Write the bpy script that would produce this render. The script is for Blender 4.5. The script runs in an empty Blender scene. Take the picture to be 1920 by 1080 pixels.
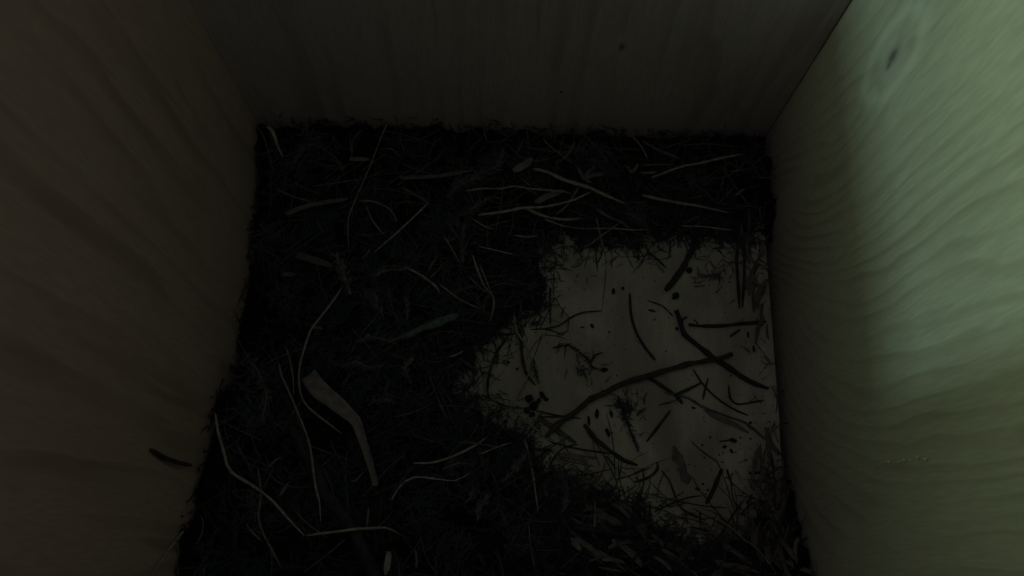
import bpy, bmesh, math, random
import numpy as np
from mathutils import Vector, Matrix, noise as mnoise

random.seed(7)
rng = np.random.default_rng(7)
scene = bpy.context.scene
COL = scene.collection

# ------------------------------------------------------------------ camera
W = 0.14                       # inner width of the box (m)
YF = -0.150                    # inner face of the front board (behind the lens)
CAM_ROT = (0.2816, -0.01081, 0.00118)
CAM_LOC = (-0.00366, -0.11312, 0.23936)
FPX = 1750.0                   # focal length in photograph pixels
cd = bpy.data.cameras.new("camera")
cd.sensor_width = 36.0
cd.lens = FPX / 1920 * 36
cd.clip_start, cd.clip_end = 0.005, 20
cd.dof.use_dof = True
cd.dof.focus_distance = 0.217
cd.dof.aperture_fstop = 26.0
cam = bpy.data.objects.new("camera", cd)
cam.location, cam.rotation_euler = CAM_LOC, CAM_ROT
COL.objects.link(cam)
scene.camera = cam

# ------------------------------------------------------------------ world, lamps, exposure
world = bpy.data.worlds.new("World")
scene.world = world
world.use_nodes = True
world.node_tree.nodes["Background"].inputs[0].default_value = (0.5, 0.6, 0.5, 1)
world.node_tree.nodes["Background"].inputs[1].default_value = 0.0


def area_lamp(name, loc, target, sx, sy, power, color):
    ld = bpy.data.lights.new(name, 'AREA')
    ld.shape = 'RECTANGLE'
    ld.size, ld.size_y, ld.energy, ld.color = sx, sy, power, color
    o = bpy.data.objects.new(name, ld)
    o.location = loc
    o.rotation_euler = (Vector(target) - Vector(loc)).to_track_quat('-Z', 'Y').to_euler()
    COL.objects.link(o)
    return o


# daylight falling through the opening high in the left board
area_lamp("sky_daylight", (-0.235, -0.010, 0.285), (0.07, -0.05, 0.10), 0.16, 0.110, 0.42, (0.62, 1.0, 0.56))
area_lamp("bright_gap_daylight", (-0.235, -0.030, 0.286), (0.07, -0.04, 0.10), 0.011, 0.024, 0.225, (0.52, 0.97, 0.82))
# weak daylight from the open top of the box
area_lamp("top_daylight", (-0.035, -0.085, 0.335), (0.0, -0.06, 0.0), 0.09, 0.09, 0.0285, (0.78, 0.81, 1.0))

scene.view_settings.view_transform = 'Standard'
scene.view_settings.look = 'None'
scene.view_settings.exposure = 0.0
scene.view_settings.gamma = 1.0
scene.cycles.max_bounces = 8
scene.cycles.diffuse_bounces = 5

# ------------------------------------------------------------------ pixel -> place
ROT = np.array(cam.rotation_euler.to_matrix())
CL = np.array(CAM_LOC)


def ray(px, py):
    d = ROT @ np.array([(px - 960) / FPX, -(py - 540) / FPX, -1.0])
    return d


def at_z(px, py, z):
    d = ray(px, py)
    return CL + d * ((z - CL[2]) / d[2])


def at_plane(px, py, axis, v):
    d = ray(px, py)
    return CL + d * ((v - CL[axis]) / d[axis])


BARE_PX = [(1030, 478), (1060, 462), (1120, 470), (1180, 462), (1240, 458), (1300, 452), (1390, 455), (1440, 470),
           (1456, 560), (1470, 700), (1482, 850), (1446, 905), (1428, 960), (1385, 1000), (1338, 1030), (1290, 1020),
           (1240, 985), (1190, 955), (1130, 925), (1080, 900), (1030, 880), (1010, 840), (960, 800), (900, 775),
           (862, 730), (880, 690), (915, 650), (950, 610), (1010, 595), (1030, 560)]
BARE = np.array([at_z(x, y, 0)[:2] for x, y in BARE_PX])


def poly_sd(p):
    """signed distance of points (n,2) to the bare patch, positive outside"""
    a, b = BARE, np.roll(BARE, -1, 0)
    d = np.full(len(p), 1e9)
    ins = np.zeros(len(p), bool)
    for (x0, y0), (x1, y1) in zip(a, b):
        e = np.array([x1 - x0, y1 - y0])
        w = p - np.array([x0, y0])
        t = np.clip((w @ e) / (e @ e), 0, 1)
        q = w - t[:, None] * e
        d = np.minimum(d, np.hypot(q[:, 0], q[:, 1]))
        c = ((y0 > p[:, 1]) != (y1 > p[:, 1])) & (p[:, 0] < (x1 - x0) * (p[:, 1] - y0) / (y1 - y0 + 1e-12) + x0)
        ins ^= c
    return np.where(ins, -d, d)


# heights of the nest heap: where it meets the boards, and inside
CTRL = []
for x, y in [(478, 240), (474, 360), (468, 480), (440, 650), (390, 800), (350, 940), (325, 1040)]:
    p = at_plane(x, y, 0, -W / 2)
    CTRL.append((p[0], p[1], max(0.004, p[2] - 0.002)))
for x, y in [(600, 226), (760, 228), (900, 232), (1040, 244), (1180, 258), (1300, 262), (1430, 264)]:
    p = at_plane(x, y, 1, 0)
    CTRL.append((p[0], p[1], max(0.003, p[2] - 0.001)))
for x, y, z in [(560, 420, .010), (640, 620, .014), (760, 560, .012), (850, 450, .010), (1000, 400, .008), (1200, 360, .006),
                (1380, 360, .006), (540, 840, .026), (640, 980, .028), (720, 780, .014), (850, 880, .014), (880, 1040, .020),
                (1020, 980, .014), (1120, 1050, .014), (1250, 1060, .011), (1400, 1060, .009), (1480, 1060, .012),
                (1480, 940, .006), (780, 700, .010)]:
    p = at_z(x, y, z)
    CTRL.append((p[0], p[1], z))
CTRL = np.array(CTRL)


def edge_noise(p):
    """the heap ends raggedly"""
    return (0.0022 * np.sin(p[:, 0] * 610 + 2.1 * np.sin(p[:, 1] * 430)) * np.sin(p[:, 1] * 520 + 1.3)
            + 0.0014 * np.sin(p[:, 0] * 1400 + 1.7 * np.sin(p[:, 1] * 900)) * np.sin(p[:, 1] * 1250 + .4))


def heap(p):
    """smooth height of the heap at points (n,2)"""
    p = np.atleast_2d(np.asarray(p, float))
    d2 = ((p[:, None, :] - CTRL[None, :, :2]) ** 2).sum(2) + 3e-5
    w = d2 ** -1.6
    h = (w * CTRL[None, :, 2]).sum(1) / w.sum(1)
    s = poly_sd(p) + edge_noise(p)
    r = np.clip(s / 0.013, 0, 1)
    return h * r ** 0.75


def on_heap(px, py, lift):
    """point where the pixel's sight line meets the heap (raised by lift)"""
    z = 0.01
    for _ in range(12):
        q = at_z(px, py, z)
        z = 0.5 * z + 0.5 * (float(heap(q[None, :2])[0]) + lift)
    return at_z(px, py, z)


# ------------------------------------------------------------------ helpers: meshes
def link(o, parent=None):
    COL.objects.link(o)
    if parent:
        o.parent = parent
    return o


def mesh_obj(name, verts, faces, mat, parent=None, smooth=True):
    me = bpy.data.meshes.new(name)
    me.from_pydata([tuple(v) for v in verts], [], faces)
    me.materials.append(mat)
    if smooth:
        me.polygons.foreach_set("use_smooth", [True] * len(me.polygons))
    me.update()
    return link(bpy.data.objects.new(name, me), parent)


def tag(o, label=None, cat=None, group=None, kind=None):
    if label:
        o["label"] = label
    if cat:
        o["category"] = cat
    if group:
        o["group"] = group
    if kind:
        o["kind"] = kind
    return o


def catmull(pts, step):
    pts = np.asarray(pts, float)
    if len(pts) == 2:
        pts = np.vstack([pts[0], pts.mean(0), pts[1]])
    P = np.vstack([2 * pts[0] - pts[1], pts, 2 * pts[-1] - pts[-2]])
    out = []
    for i in range(1, len(P) - 2):
        n = max(2, int(np.linalg.norm(P[i + 1] - P[i]) / step))
        for k in range(n):
            t = k / n
            out.append(0.5 * (2 * P[i] + (P[i + 1] - P[i - 1]) * t + (2 * P[i - 1] - 5 * P[i] + 4 * P[i + 1] - P[i + 2]) * t * t
                              + (3 * P[i] - P[i - 1] - 3 * P[i + 1] + P[i + 2]) * t ** 3))
    out.append(P[-2])
    return np.array(out)


def frames(c):
    t = np.gradient(c, axis=0)
    t /= np.linalg.norm(t, axis=1)[:, None] + 1e-12
    up = np.array([0.03, 0.05, 1.0])
    s = np.cross(t, up)
    s /= np.linalg.norm(s, axis=1)[:, None] + 1e-9
    n = np.cross(s, t)
    return t, s, n


def tube(pts, rad, flat=1.0, sides=7, step=0.0014, rough=0.12, taper=(0.55, 0.35), nodes=0.0, smooth_path=True):
    """a stem: round or flattened section, uneven thickness, closed ends -> verts, faces"""
    c = catmull(pts, step) if smooth_path else np.asarray(pts, float)
    n = len(c)
    jit = rng.normal(0, 1, (n, 3))
    k = np.array([.25, .5, .25])
    for _ in range(2):
        for a in range(3):
            jit[:, a] = np.convolve(np.pad(jit[:, a], 1, mode='edge'), k, 'valid')
    c = c + jit * rad * 0.28
    t, s, m = frames(c)
    u = np.linspace(0, 1, n)
    r = rad * (1 + rough * rng.normal(0, 1, n))
    env = np.minimum(1, np.minimum(taper[0] + u / 0.12, taper[1] + (1 - u) / 0.25))
    r = r * env
    if nodes:
        for q in np.arange(rng.uniform(0.004, 0.01), 1, nodes):
            r = r * (1 + 0.35 * np.exp(-((u - q) / 0.02) ** 2))
    tw = rng.uniform(0, 6.28) if flat > .8 else rng.normal(0, 0.35)
    twr = rng.normal(0, 0.8) if flat < .8 else 0
    V, F = [], []
    for i in range(n):
        for j in range(sides):
            a = 2 * math.pi * j / sides
            x, y = math.cos(a) * r[i], math.sin(a) * r[i] * flat
            b = tw + twr * u[i]
            x, y = x * math.cos(b) - y * math.sin(b), x * math.sin(b) + y * math.cos(b)
            V.append(c[i] + s[i] * x + m[i] * y)
    for i in range(n - 1):
        for j in range(sides):
            j2 = (j + 1) % sides
            F.append((i * sides + j, i * sides + j2, (i + 1) * sides + j2, (i + 1) * sides + j))
    F.append(tuple(range(sides - 1, -1, -1)))
    F.append(tuple((n - 1) * sides + j for j in range(sides)))
    return V, F


def blade(pts, half, thick=0.00022, step=0.0012, curl=0.25, point=(0.7, 0.2), ragged=0.06, widths=None):
    """a flat strip with thickness, a folded middle and uneven edges"""
    c = catmull(pts, step)
    n = len(c)
    t, s, m = frames(c)
    u = np.linspace(0, 1, n)
    env = np.minimum(1, np.minimum(point[0] + u / 0.15, point[1] + (1 - u) / 0.3))
    if widths is not None:
        env = np.interp(u, np.linspace(0, 1, len(widths)), widths)
    L = half * env * (1 + ragged * rng.normal(0, 1, n))
    R_ = half * env * (1 + ragged * rng.normal(0, 1, n))
    tw = rng.normal(0, .15) + rng.normal(0, .35) * u
    V, F = [], []
    prof = [(-1, curl), (-.5, curl * .3), (0, 0), (.5, curl * .3), (1, curl)]
    k = len(prof)
    for i in range(n):
        for side in (1, -1):
            for a, h in prof:
                w = L[i] if a < 0 else R_[i]
                x = a * w
                y = h * half + side * thick * .5
                b = tw[i]
                V.append(c[i] + s[i] * (x * math.cos(b) - y * math.sin(b)) + m[i] * (x * math.sin(b) + y * math.cos(b)))
    S = 2 * k
    ring = list(range(k)) + list(range(2 * k - 1, k - 1, -1))
    for i in range(n - 1):
        for j in range(S):
            a, b = ring[j], ring[(j + 1) % S]
            F.append((i * S + a, i * S + b, (i + 1) * S + b, (i + 1) * S + a))
    F.append(tuple(ring[::-1]))
    F.append(tuple((n - 1) * S + a for a in ring))
    return V, F


# ------------------------------------------------------------------ helpers: materials
class NT:
    def __init__(self, name):
        self.m = bpy.data.materials.new(name)
        self.m.use_nodes = True
        self.t = self.m.node_tree
        self.b = self.t.nodes["Principled BSDF"]

    def n(self, typ, **kw):
        nd = self.t.nodes.new(typ)
        for k, v in kw.items():
            if isinstance(k, str) and k.startswith("i_"):
                nd.inputs[k[2:].replace("_", " ")].default_value = v
            else:
                setattr(nd, k, v)
        return nd

    def l(self, a, b):
        self.t.links.new(a, b)

    def math(self, op, a, b=None, c=None, clamp=False):
        nd = self.t.nodes.new("ShaderNodeMath")
        nd.operation = op
        nd.use_clamp = clamp
        for i, v in enumerate((a, b, c)):
            if v is None:
                continue
            if isinstance(v, (int, float)):
                nd.inputs[i].default_value = v
            else:
                self.l(v, nd.inputs[i])
        return nd.outputs[0]

    def mix(self, f, a, b, mode='MIX'):
        nd = self.t.nodes.new("ShaderNodeMix")
        nd.data_type = 'RGBA'
        nd.blend_type = mode
        for sock, v in ((nd.inputs["Factor"], f), (nd.inputs[6], a), (nd.inputs[7], b)):
            if isinstance(v, (int, float)):
                sock.default_value = v
            elif isinstance(v, tuple):
                sock.default_value = (*v, 1)
            else:
                self.l(v, sock)
        return nd.outputs[2]

    def noise(self, vec, scale, detail=3, rough=.5, dist=0):
        nd = self.t.nodes.new("ShaderNodeTexNoise")
        nd.inputs["Scale"].default_value = scale
        nd.inputs["Detail"].default_value = detail
        nd.inputs["Roughness"].default_value = rough
        nd.inputs["Distortion"].default_value = dist
        self.l(vec, nd.inputs["Vector"])
        return nd.outputs[0]

    def ramp(self, f, stops):
        nd = self.t.nodes.new("ShaderNodeValToRGB")
        el = nd.color_ramp.elements
        while len(el) < len(stops):
            el.new(0.5)
        for e, (p, c) in zip(el, stops):
            e.position = p
            e.color = (*c, 1) if isinstance(c, tuple) else (c, c, c, 1)
        self.l(f, nd.inputs[0])
        return nd.outputs[0]

    def bump(self, h, strength, dist):
        nd = self.n("ShaderNodeBump")
        nd.inputs["Strength"].default_value = strength
        nd.inputs["Distance"].default_value = dist
        self.l(h, nd.inputs["Height"])
        self.l(nd.outputs[0], self.b.inputs["Normal"])

    def vec(self, x, y, z):
        nd = self.n("ShaderNodeCombineXYZ")
        for i, v in enumerate((x, y, z)):
            if isinstance(v, (int, float)):
                nd.inputs[i].default_value = v
            else:
                self.l(v, nd.inputs[i])
        return nd.outputs[0]


def pine(name, across, along, pale, dark, pitch, knots=(), seed=0.0, sweep=None, contrast=0.75, dots=(), stain=None):
    """planed softwood: growth rings cut lengthwise, fibres, knots.
    across/along are the axes (0,1,2) of the board's face; knots are (across, along, radius)"""
    k = NT(name)
    tc = k.n("ShaderNodeTexCoord")
    sp = k.n("ShaderNodeSeparateXYZ")
    k.l(tc.outputs["Object"], sp.inputs[0])
    a, g = sp.outputs[across], sp.outputs[along]
    if sweep:
        B, z0, y0, y1 = sweep
        d = k.math('MAXIMUM', k.math('SUBTRACT', z0, g), 0.0)
        win = k.math('SUBTRACT', 1.0, k.math('MINIMUM', 1.0, k.math('ABSOLUTE', k.math('DIVIDE', k.math('SUBTRACT', a, y0), y1))))
        a2 = k.math('SUBTRACT', a, k.math('MULTIPLY', k.math('MULTIPLY', k.math('MULTIPLY', d, d), B), win))
    else:
        a2 = a
    w1 = k.noise(k.vec(k.math('MULTIPLY', a, 22), k.math('MULTIPLY', g, 5), seed), 1.0, 2, .45)
    w2 = k.noise(k.vec(k.math('MULTIPLY', a, 130), k.math('MULTIPLY', g, 38), seed + 3), 1.0, 2, .5)
    r = k.math('ADD', k.math('MULTIPLY_ADD', w1, 0.032, a2), k.math('MULTIPLY', w2, 0.0035))
    w3 = k.noise(k.vec(k.math('MULTIPLY', a2, 95), k.math('MULTIPLY', g, 6), seed + 31), 1.0, 3, .6)
    r = k.math('MULTIPLY_ADD', w3, pitch * 2.6, r)
    halo = glow = oval = None
    for (ka, kg, kr) in knots:
        da = k.math('DIVIDE', k.math('SUBTRACT', a, ka), kr)
        dg = k.math('DIVIDE', k.math('SUBTRACT', g, kg), kr * 2.3)
        q = k.math('ADD', k.math('MULTIPLY', da, da), k.math('MULTIPLY', dg, dg))
        e = k.math('POWER', 2.718, k.math('MULTIPLY', q, -0.035))
        r = k.math('MULTIPLY_ADD', k.math('MULTIPLY', e, k.math('SIGN', da)), kr * 3.4, r)
        core = k.math('POWER', 2.718, k.math('MULTIPLY', k.math('MULTIPLY_ADD', w2, 0.5, q), -1.1))
        sq = k.math('SQRT', q)
        ring_h = k.math('MULTIPLY', k.math('POWER', 2.718, k.math('MULTIPLY', k.math('POWER', k.math('DIVIDE', sq, 2.7), 4.0), -1.0)), 0.6)
        rd = k.math('DIVIDE', k.math('SUBTRACT', k.math('MULTIPLY_ADD', w2, 0.8, sq), 5.0), 1.0)
        edge = k.math('MULTIPLY', k.math('POWER', 2.718, k.math('MULTIPLY', k.math('MULTIPLY', rd, rd), -1.0)), 0.36 if kr > 0.001 else 0.0)
        oval = edge if oval is None else k.math('MAXIMUM', oval, edge)
        glow = ring_h if glow is None else k.math('MAXIMUM', glow, ring_h)
        halo = core if halo is None else k.math('MAXIMUM', halo, core)
    fr = k.math('FRACT', k.math('DIVIDE', r, pitch))
    ring = k.ramp(fr, [(0.0, 0.15), (0.45, 0.3), (0.80, 1.0), (0.93, 0.8), (1.0, 0.15)])
    amp = k.noise(k.vec(k.math('MULTIPLY', a, 60), k.math('MULTIPLY', g, 14), seed + 9), 1.0, 2, .5)
    ringf = k.math('MULTIPLY', k.math('MULTIPLY', ring, contrast), k.ramp(amp, [(0.36, 0.08), (0.66, 1.0)]))
    fib = k.noise(k.vec(k.math('MULTIPLY', a, 2600), k.math('MULTIPLY', g, 160), seed), 1.0, 3, .6)
    col = k.mix(ringf, pale, dark)
    col = k.mix(k.math('MULTIPLY', k.ramp(fib, [(0.35, 1.0), (0.65, 0.0)]), 0.42), col, dark)
    blot = k.noise(k.vec(k.math('MULTIPLY', a, 30), k.math('MULTIPLY', g, 18), seed + 20), 1.0, 3, .5)
    col = k.mix(k.ramp(blot, [(0.35, 0.0), (0.7, 0.28)]), col, tuple(c * .72 for c in pale))
    if halo is not None:
        col = k.mix(glow, col, (0.49, 0.43, 0.42))
        col = k.mix(oval, col, (0.76, 0.71, 0.64))
        col = k.mix(k.math('MULTIPLY', halo, 1.25, clamp=True), col, (0.15, 0.105, 0.09))
    for (ka, kg, kr) in dots:
        da = k.math('SUBTRACT', a, ka)
        dg = k.math('SUBTRACT', g, kg)
        q = k.math('SQRT', k.math('ADD', k.math('MULTIPLY', da, da), k.math('MULTIPLY', dg, dg)))
        col = k.mix(k.math('LESS_THAN', q, kr), col, (0.05, 0.035, 0.03))
    if stain is not None:
        sn = k.noise(k.vec(k.math('MULTIPLY', sp.outputs[0], 60), k.math('MULTIPLY', sp.outputs[1], 34), 4.2), 1.0, 5, .62, 0.6)
        sf = k.ramp(sn, [(0.40, 0.0), (0.55, 0.7), (0.8, 0.95)])
        # droppings and earth trodden in, more of it towards the front of the box
        wy = k.ramp(k.math('MULTIPLY_ADD', sp.outputs[1], -9.0, -0.25), [(0.0, 0.55), (1.0, 1.0)])
        col = k.mix(k.math('MULTIPLY', sf, wy), col, stain)
        pk = k.noise(tc.outputs["Object"], 900, 2, .5)
        col = k.mix(k.ramp(pk, [(0.66, 0.0), (0.72, 0.7)]), col, (0.06, 0.05, 0.04))
    k.l(col, k.b.inputs["Base Color"])
    k.b.inputs["Roughness"].default_value = 0.78
    k.b.inputs["Specular IOR Level"].default_value = 0.25
    h = k.math('ADD', k.math('MULTIPLY', fib, 0.6), k.math('MULTIPLY', ringf, -0.6))
    k.bump(h, 0.35, 0.0002)
    return k.m


def fibre_mat(name, c0, c1, rough=0.7, scale=900, spec=0.25, stretch=0.15):
    """dry plant fibre: colour drifts from piece to piece and along each piece"""
    k = NT(name)
    tc = k.n("ShaderNodeTexCoord")
    oi = k.n("ShaderNodeObjectInfo")
    nz = k.noise(tc.outputs["Object"], scale, 3, .6)
    nl = k.noise(tc.outputs["Object"], scale * .12, 2, .5)
    f = k.math('ADD', k.math('MULTIPLY', oi.outputs["Random"], 0.5), k.math('MULTIPLY_ADD', nl, 0.9, -0.2), clamp=True)
    col = k.mix(f, c0, c1)
    col = k.mix(k.ramp(nz, [(0.38, 0.55), (0.6, 0.0)]), col, tuple(x * .45 for x in c0))
    k.l(col, k.b.inputs["Base Color"])
    k.b.inputs["Roughness"].default_value = rough
    k.b.inputs["Specular IOR Level"].default_value = spec
    k.bump(nz, 0.5, 0.0002)
    return k.m


KN = at_plane(1674, 106, 0, W / 2)
KN2 = at_plane(1667, 122, 0, W / 2)
KB = at_plane(1166, 88, 1, 0)
KD = at_plane(1052, 173, 1, 0)
PALE, DARK = (0.57, 0.51, 0.41), (0.34, 0.27, 0.19)
M_RIGHT = pine("pine_right_board", 1, 2, (0.60, 0.53, 0.435), (0.35, 0.28, 0.21), 0.0037, knots=[(KN[1], KN[2], 0.0013), (KN2[1], KN2[2], 0.0007)], seed=1.3,
               sweep=(7.0, 0.072, -0.055, 0.075), contrast=0.80)
M_LEFT = pine("pine_left_board", 1, 2, (0.545, 0.39, 0.37), (0.31, 0.21, 0.185), 0.0115, seed=5.1, contrast=1.0)
M_BACK = pine("pine_back_board", 0, 2, (0.50, 0.425, 0.41), (0.30, 0.24, 0.21), 0.0075, knots=[(KB[0], KB[2], 0.0008)], seed=8.7, contrast=0.9,
              dots=[(KD[0], KD[2], 0.0005)])
M_FRONT = pine("pine_front_board", 0, 2, PALE, DARK, 0.006, seed=2.2)
M_FLOOR = pine("pine_floor_board", 0, 1, (0.545, 0.51, 0.395), (0.41, 0.36, 0.26), 0.0105, seed=12.4, contrast=0.7, stain=(0.20, 0.165, 0.135))

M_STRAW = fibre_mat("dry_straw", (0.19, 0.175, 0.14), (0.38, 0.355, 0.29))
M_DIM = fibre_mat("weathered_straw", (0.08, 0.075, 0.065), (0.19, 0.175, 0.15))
M_STEM = fibre_mat("dark_stem", (0.035, 0.030, 0.027), (0.085, 0.070, 0.060), rough=.8)
M_BARK = fibre_mat("twig_bark", (0.035, 0.029, 0.029), (0.09, 0.07, 0.064), rough=.85, scale=700)
M_PURP = fibre_mat("reddish_bark", (0.028, 0.020, 0.026), (0.06, 0.043, 0.05), rough=.85, scale=600)
M_STRIP = fibre_mat("pale_bark_strip", (0.17, 0.145, 0.125), (0.26, 0.225, 0.195), scale=500)
M_LICH = fibre_mat("lichen_crust", (0.07, 0.09, 0.075), (0.14, 0.17, 0.145), rough=.95, scale=700)
M_LEAF = fibre_mat("withered_leaf", (0.12, 0.10, 0.09), (0.25, 0.20, 0.17), scale=400)
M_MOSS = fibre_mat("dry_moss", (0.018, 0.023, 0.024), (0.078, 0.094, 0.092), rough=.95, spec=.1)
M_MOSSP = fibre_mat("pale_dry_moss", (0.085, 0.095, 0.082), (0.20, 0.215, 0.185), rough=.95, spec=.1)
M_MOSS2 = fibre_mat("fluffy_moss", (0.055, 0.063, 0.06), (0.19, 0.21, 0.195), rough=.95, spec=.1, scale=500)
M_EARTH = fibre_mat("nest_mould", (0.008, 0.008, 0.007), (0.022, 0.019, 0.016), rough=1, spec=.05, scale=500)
M_CRUMB = fibre_mat("dark_crumb", (0.015, 0.013, 0.012), (0.04, 0.032, 0.026), rough=.9)
M_DOWN = fibre_mat("grey_down", (0.05, 0.055, 0.065), (0.12, 0.13, 0.14), rough=.95)
M_CHIP = fibre_mat("raw_wood_chip", (0.62, 0.58, 0.44), (0.72, 0.68, 0.52))


# ------------------------------------------------------------------ the box
def board(name, x0, x1, y0, y1, z0, z1, mat, parent, bevel=0.0006, cut=None):
    """a planed board with softened edges; cut = (y0, y1, z0, z1) opening through it in x"""
    bm = bmesh.new()
    if cut is None:
        bmesh.ops.create_cube(bm, size=1)
        for v in bm.verts:
            v.co = Vector((x0 if v.co.x < 0 else x1, y0 if v.co.y < 0 else y1, z0 if v.co.z < 0 else z1))
    else:
        ys, zs = [y0, cut[0], cut[1], y1], [z0, cut[2], cut[3], z1]
        V = {}
        for s, x in enumerate((x0, x1)):
            for i, y in enumerate(ys):
                for j, z in enumerate(zs):
                    V[s, i, j] = bm.verts.new((x, y, z))
        for i in range(3):
            for j in range(3):
                if i == 1 and j == 1:
                    continue
                bm.faces.new([V[1, i, j], V[1, i + 1, j], V[1, i + 1, j + 1], V[1, i, j + 1]])
                bm.faces.new([V[0, i, j + 1], V[0, i + 1, j + 1], V[0, i + 1, j], V[0, i, j]])
        loops = [[(0, 0), (1, 0), (2, 0), (3, 0), (3, 1), (3, 2), (3, 3), (2, 3), (1, 3), (0, 3), (0, 2), (0, 1)],
                 [(1, 1), (1, 2), (2, 2), (2, 1)]]
        for L in loops:
            for a, b in zip(L, L[1:] + L[:1]):
                bm.faces.new([V[0, a[0], a[1]], V[0, b[0], b[1]], V[1, b[0], b[1]], V[1, a[0], a[1]]])
        bmesh.ops.recalc_face_normals(bm, faces=bm.faces)
    sharp = [e for e in bm.edges if len(e.link_faces) == 2 and e.calc_face_angle() > 0.5]
    bmesh.ops.bevel(bm, geom=sharp, offset=bevel, segments=2, affect='EDGES', profile=.6)
    me = bpy.data.meshes.new(name)
    bm.to_mesh(me)
    bm.free()
    me.materials.append(mat)
    return link(bpy.data.objects.new(name, me), parent)


T = 0.018
HT = 0.30
box = bpy.data.objects.new("nest_box", None)
box.empty_display_size = 0.05
link(box)
tag(box, "pale pine nest box seen from inside, bright on its right board", "nest box")
floor = board("floor_board", -W / 2 + 0.0008, W / 2 - 0.0022, YF + 0.001, -0.0008, -T, 0.0, M_FLOOR, box, 0.0004)
floor["label"] = "stained floor board, bare at the right of the nest"
wl = board("wall_board", -W / 2 - T, -W / 2, YF - T, 0.0, -T, HT, M_LEFT, box, cut=(-0.0587, -0.012, 0.168, 0.262))
wl["label"] = "dim brownish left wall board with slanting grain"
wr = board("wall_board", W / 2, W / 2 + T, YF - T, T, -T, HT, M_RIGHT, box)
wr["label"] = "brightly lit right wall board with a dark knot"
wb = board("wall_board", -W / 2 - T, W / 2 - 0.0002, 0.0, T, -T, HT, M_BACK, box)
wb["label"] = "dark back wall board with a faint knot"
wf = board("wall_board", -W / 2 + 0.0003, W / 2 - 0.0003, YF - T, YF, -T, HT, M_FRONT, box)
wf["label"] = "front wall board below the edge of the picture"
# torn pale fibres standing out of the right board
for x, y, r in [(1652, 872, 4), (1671, 865, 6), (1700, 862, 5), (1712, 861, 4), (1725, 856, 6), (1740, 860, 6), (1690, 866, 3)]:
    p = at_plane(x, y, 0, W / 2)
    px = 0.000085
    c = catmull([p + np.array([0.0001, r * px * .5, -r * px]), p + np.array([-0.0006, 0, 0]), p + np.array([-0.0004, -r * px * .4, r * px * .9])], 0.0003)
    V, F = tube(c, r * px * .45, .6, 6, smooth_path=False, rough=.25, taper=(.2, .2))
    mesh_obj("torn_fibre", V, F, M_CHIP, wr)

# ------------------------------------------------------------------ the heap: mould and trodden moss
NX, NY = 150, 160
gx = np.linspace(-W / 2 + 0.0006, W / 2 - 0.0006, NX)
gy = np.linspace(YF + 0.0008, -0.0006, NY)
GX, GY = np.meshgrid(gx, gy)
gp = np.column_stack([GX.ravel(), GY.ravel()])
gh = heap(gp)
gs = poly_sd(gp) + edge_noise(gp)
nz = np.array([mnoise.fractal(Vector((x * 160, y * 160, 0)), 1.0, 2.0, 4) for x, y in gp])
gz = gh + np.clip(gs / 0.008, 0, 1) * nz * 0.0050 - 0.0026 + 0.0016 * np.clip((gs - 0.004) / 0.008, 0, 1)
gz = np.where(gs > 0.0055, np.maximum(gz, 0.0005), gz)
keep = gz > -0.0006
gz = np.maximum(gz, 0.00015)
V = np.column_stack([gp, gz])
F = []
for j in range(NY - 1):
    for i in range(NX - 1):
        a = j * NX + i
        q = (a, a + 1, a + NX + 1, a + NX)
        if sum(keep[list(q)]) >= 3:
            F.append(q)
used = sorted({v for f in F for v in f})
mp = {v: i for i, v in enumerate(used)}
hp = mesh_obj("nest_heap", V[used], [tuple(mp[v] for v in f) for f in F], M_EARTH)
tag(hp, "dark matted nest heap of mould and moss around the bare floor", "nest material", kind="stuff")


def rand_heap_points(n, lo=0.0, hi=1.0, box_px=None, margin=0.003):
    out = []
    while len(out) < n:
        p = np.column_stack([rng.uniform(-W / 2 + margin, W / 2 - margin, 400), rng.uniform(-0.132, -margin, 400)])
        s = poly_sd(p)
        p = p[(s > lo) & (s < hi)]
        if box_px is not None and len(p):
            z = heap(p)
            d = (np.column_stack([p, z]) - CL) @ ROT
            u, v = 960 + FPX * d[:, 0] / -d[:, 2], 540 - FPX * d[:, 1] / -d[:, 2]
            p = p[(u > box_px[0]) & (u < box_px[2]) & (v > box_px[1]) & (v < box_px[3])]
        out += list(p)
    return np.array(out[:n])


def sprig_template(nleaf, length, leaf):
    """one feathery moss shoot lying along +x"""
    V, F = [], []
    bend = rng.normal(0, .5, 2)
    ax = lambda u: np.array([u * length, bend[0] * length * u * u * .6, length * (.35 * u * (1 - u) + .15 * bend[1] * u * u)])
    v, f = tube([ax(u) for u in (0, .33, .66, 1)], leaf * .10, 1, 4, step=length / 5, taper=(1, .4))
    V += v
    F += f
    for i in range(nleaf):
        u = (i + .6) / nleaf
        p = ax(u)
        t = ax(min(1, u + .02)) - ax(max(0, u - .02))
        t /= np.linalg.norm(t)
        a = i * 2.4 + rng.normal(0, .4)
        s = np.cross(t, [0, 0, 1.0])
        s /= np.linalg.norm(s)
        m = np.cross(s, t)
        o = s * math.cos(a) + m * math.sin(a)
        L = leaf * (1 - .55 * u) * rng.uniform(.7, 1.2)
        tip = p + t * L * .75 + o * L * .75
        mid = p + t * L * .3 + o * L * .45
        w = np.cross(o, t) * L * .17
        k = len(V)
        V += [p, mid + w, tip, mid - w, mid + (o - t) * L * .07]
        F += [(k, k + 1, k + 4), (k + 1, k + 2, k + 4), (k + 2, k + 3, k + 4), (k + 3, k, k + 4)]
    return np.array(V), F


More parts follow.
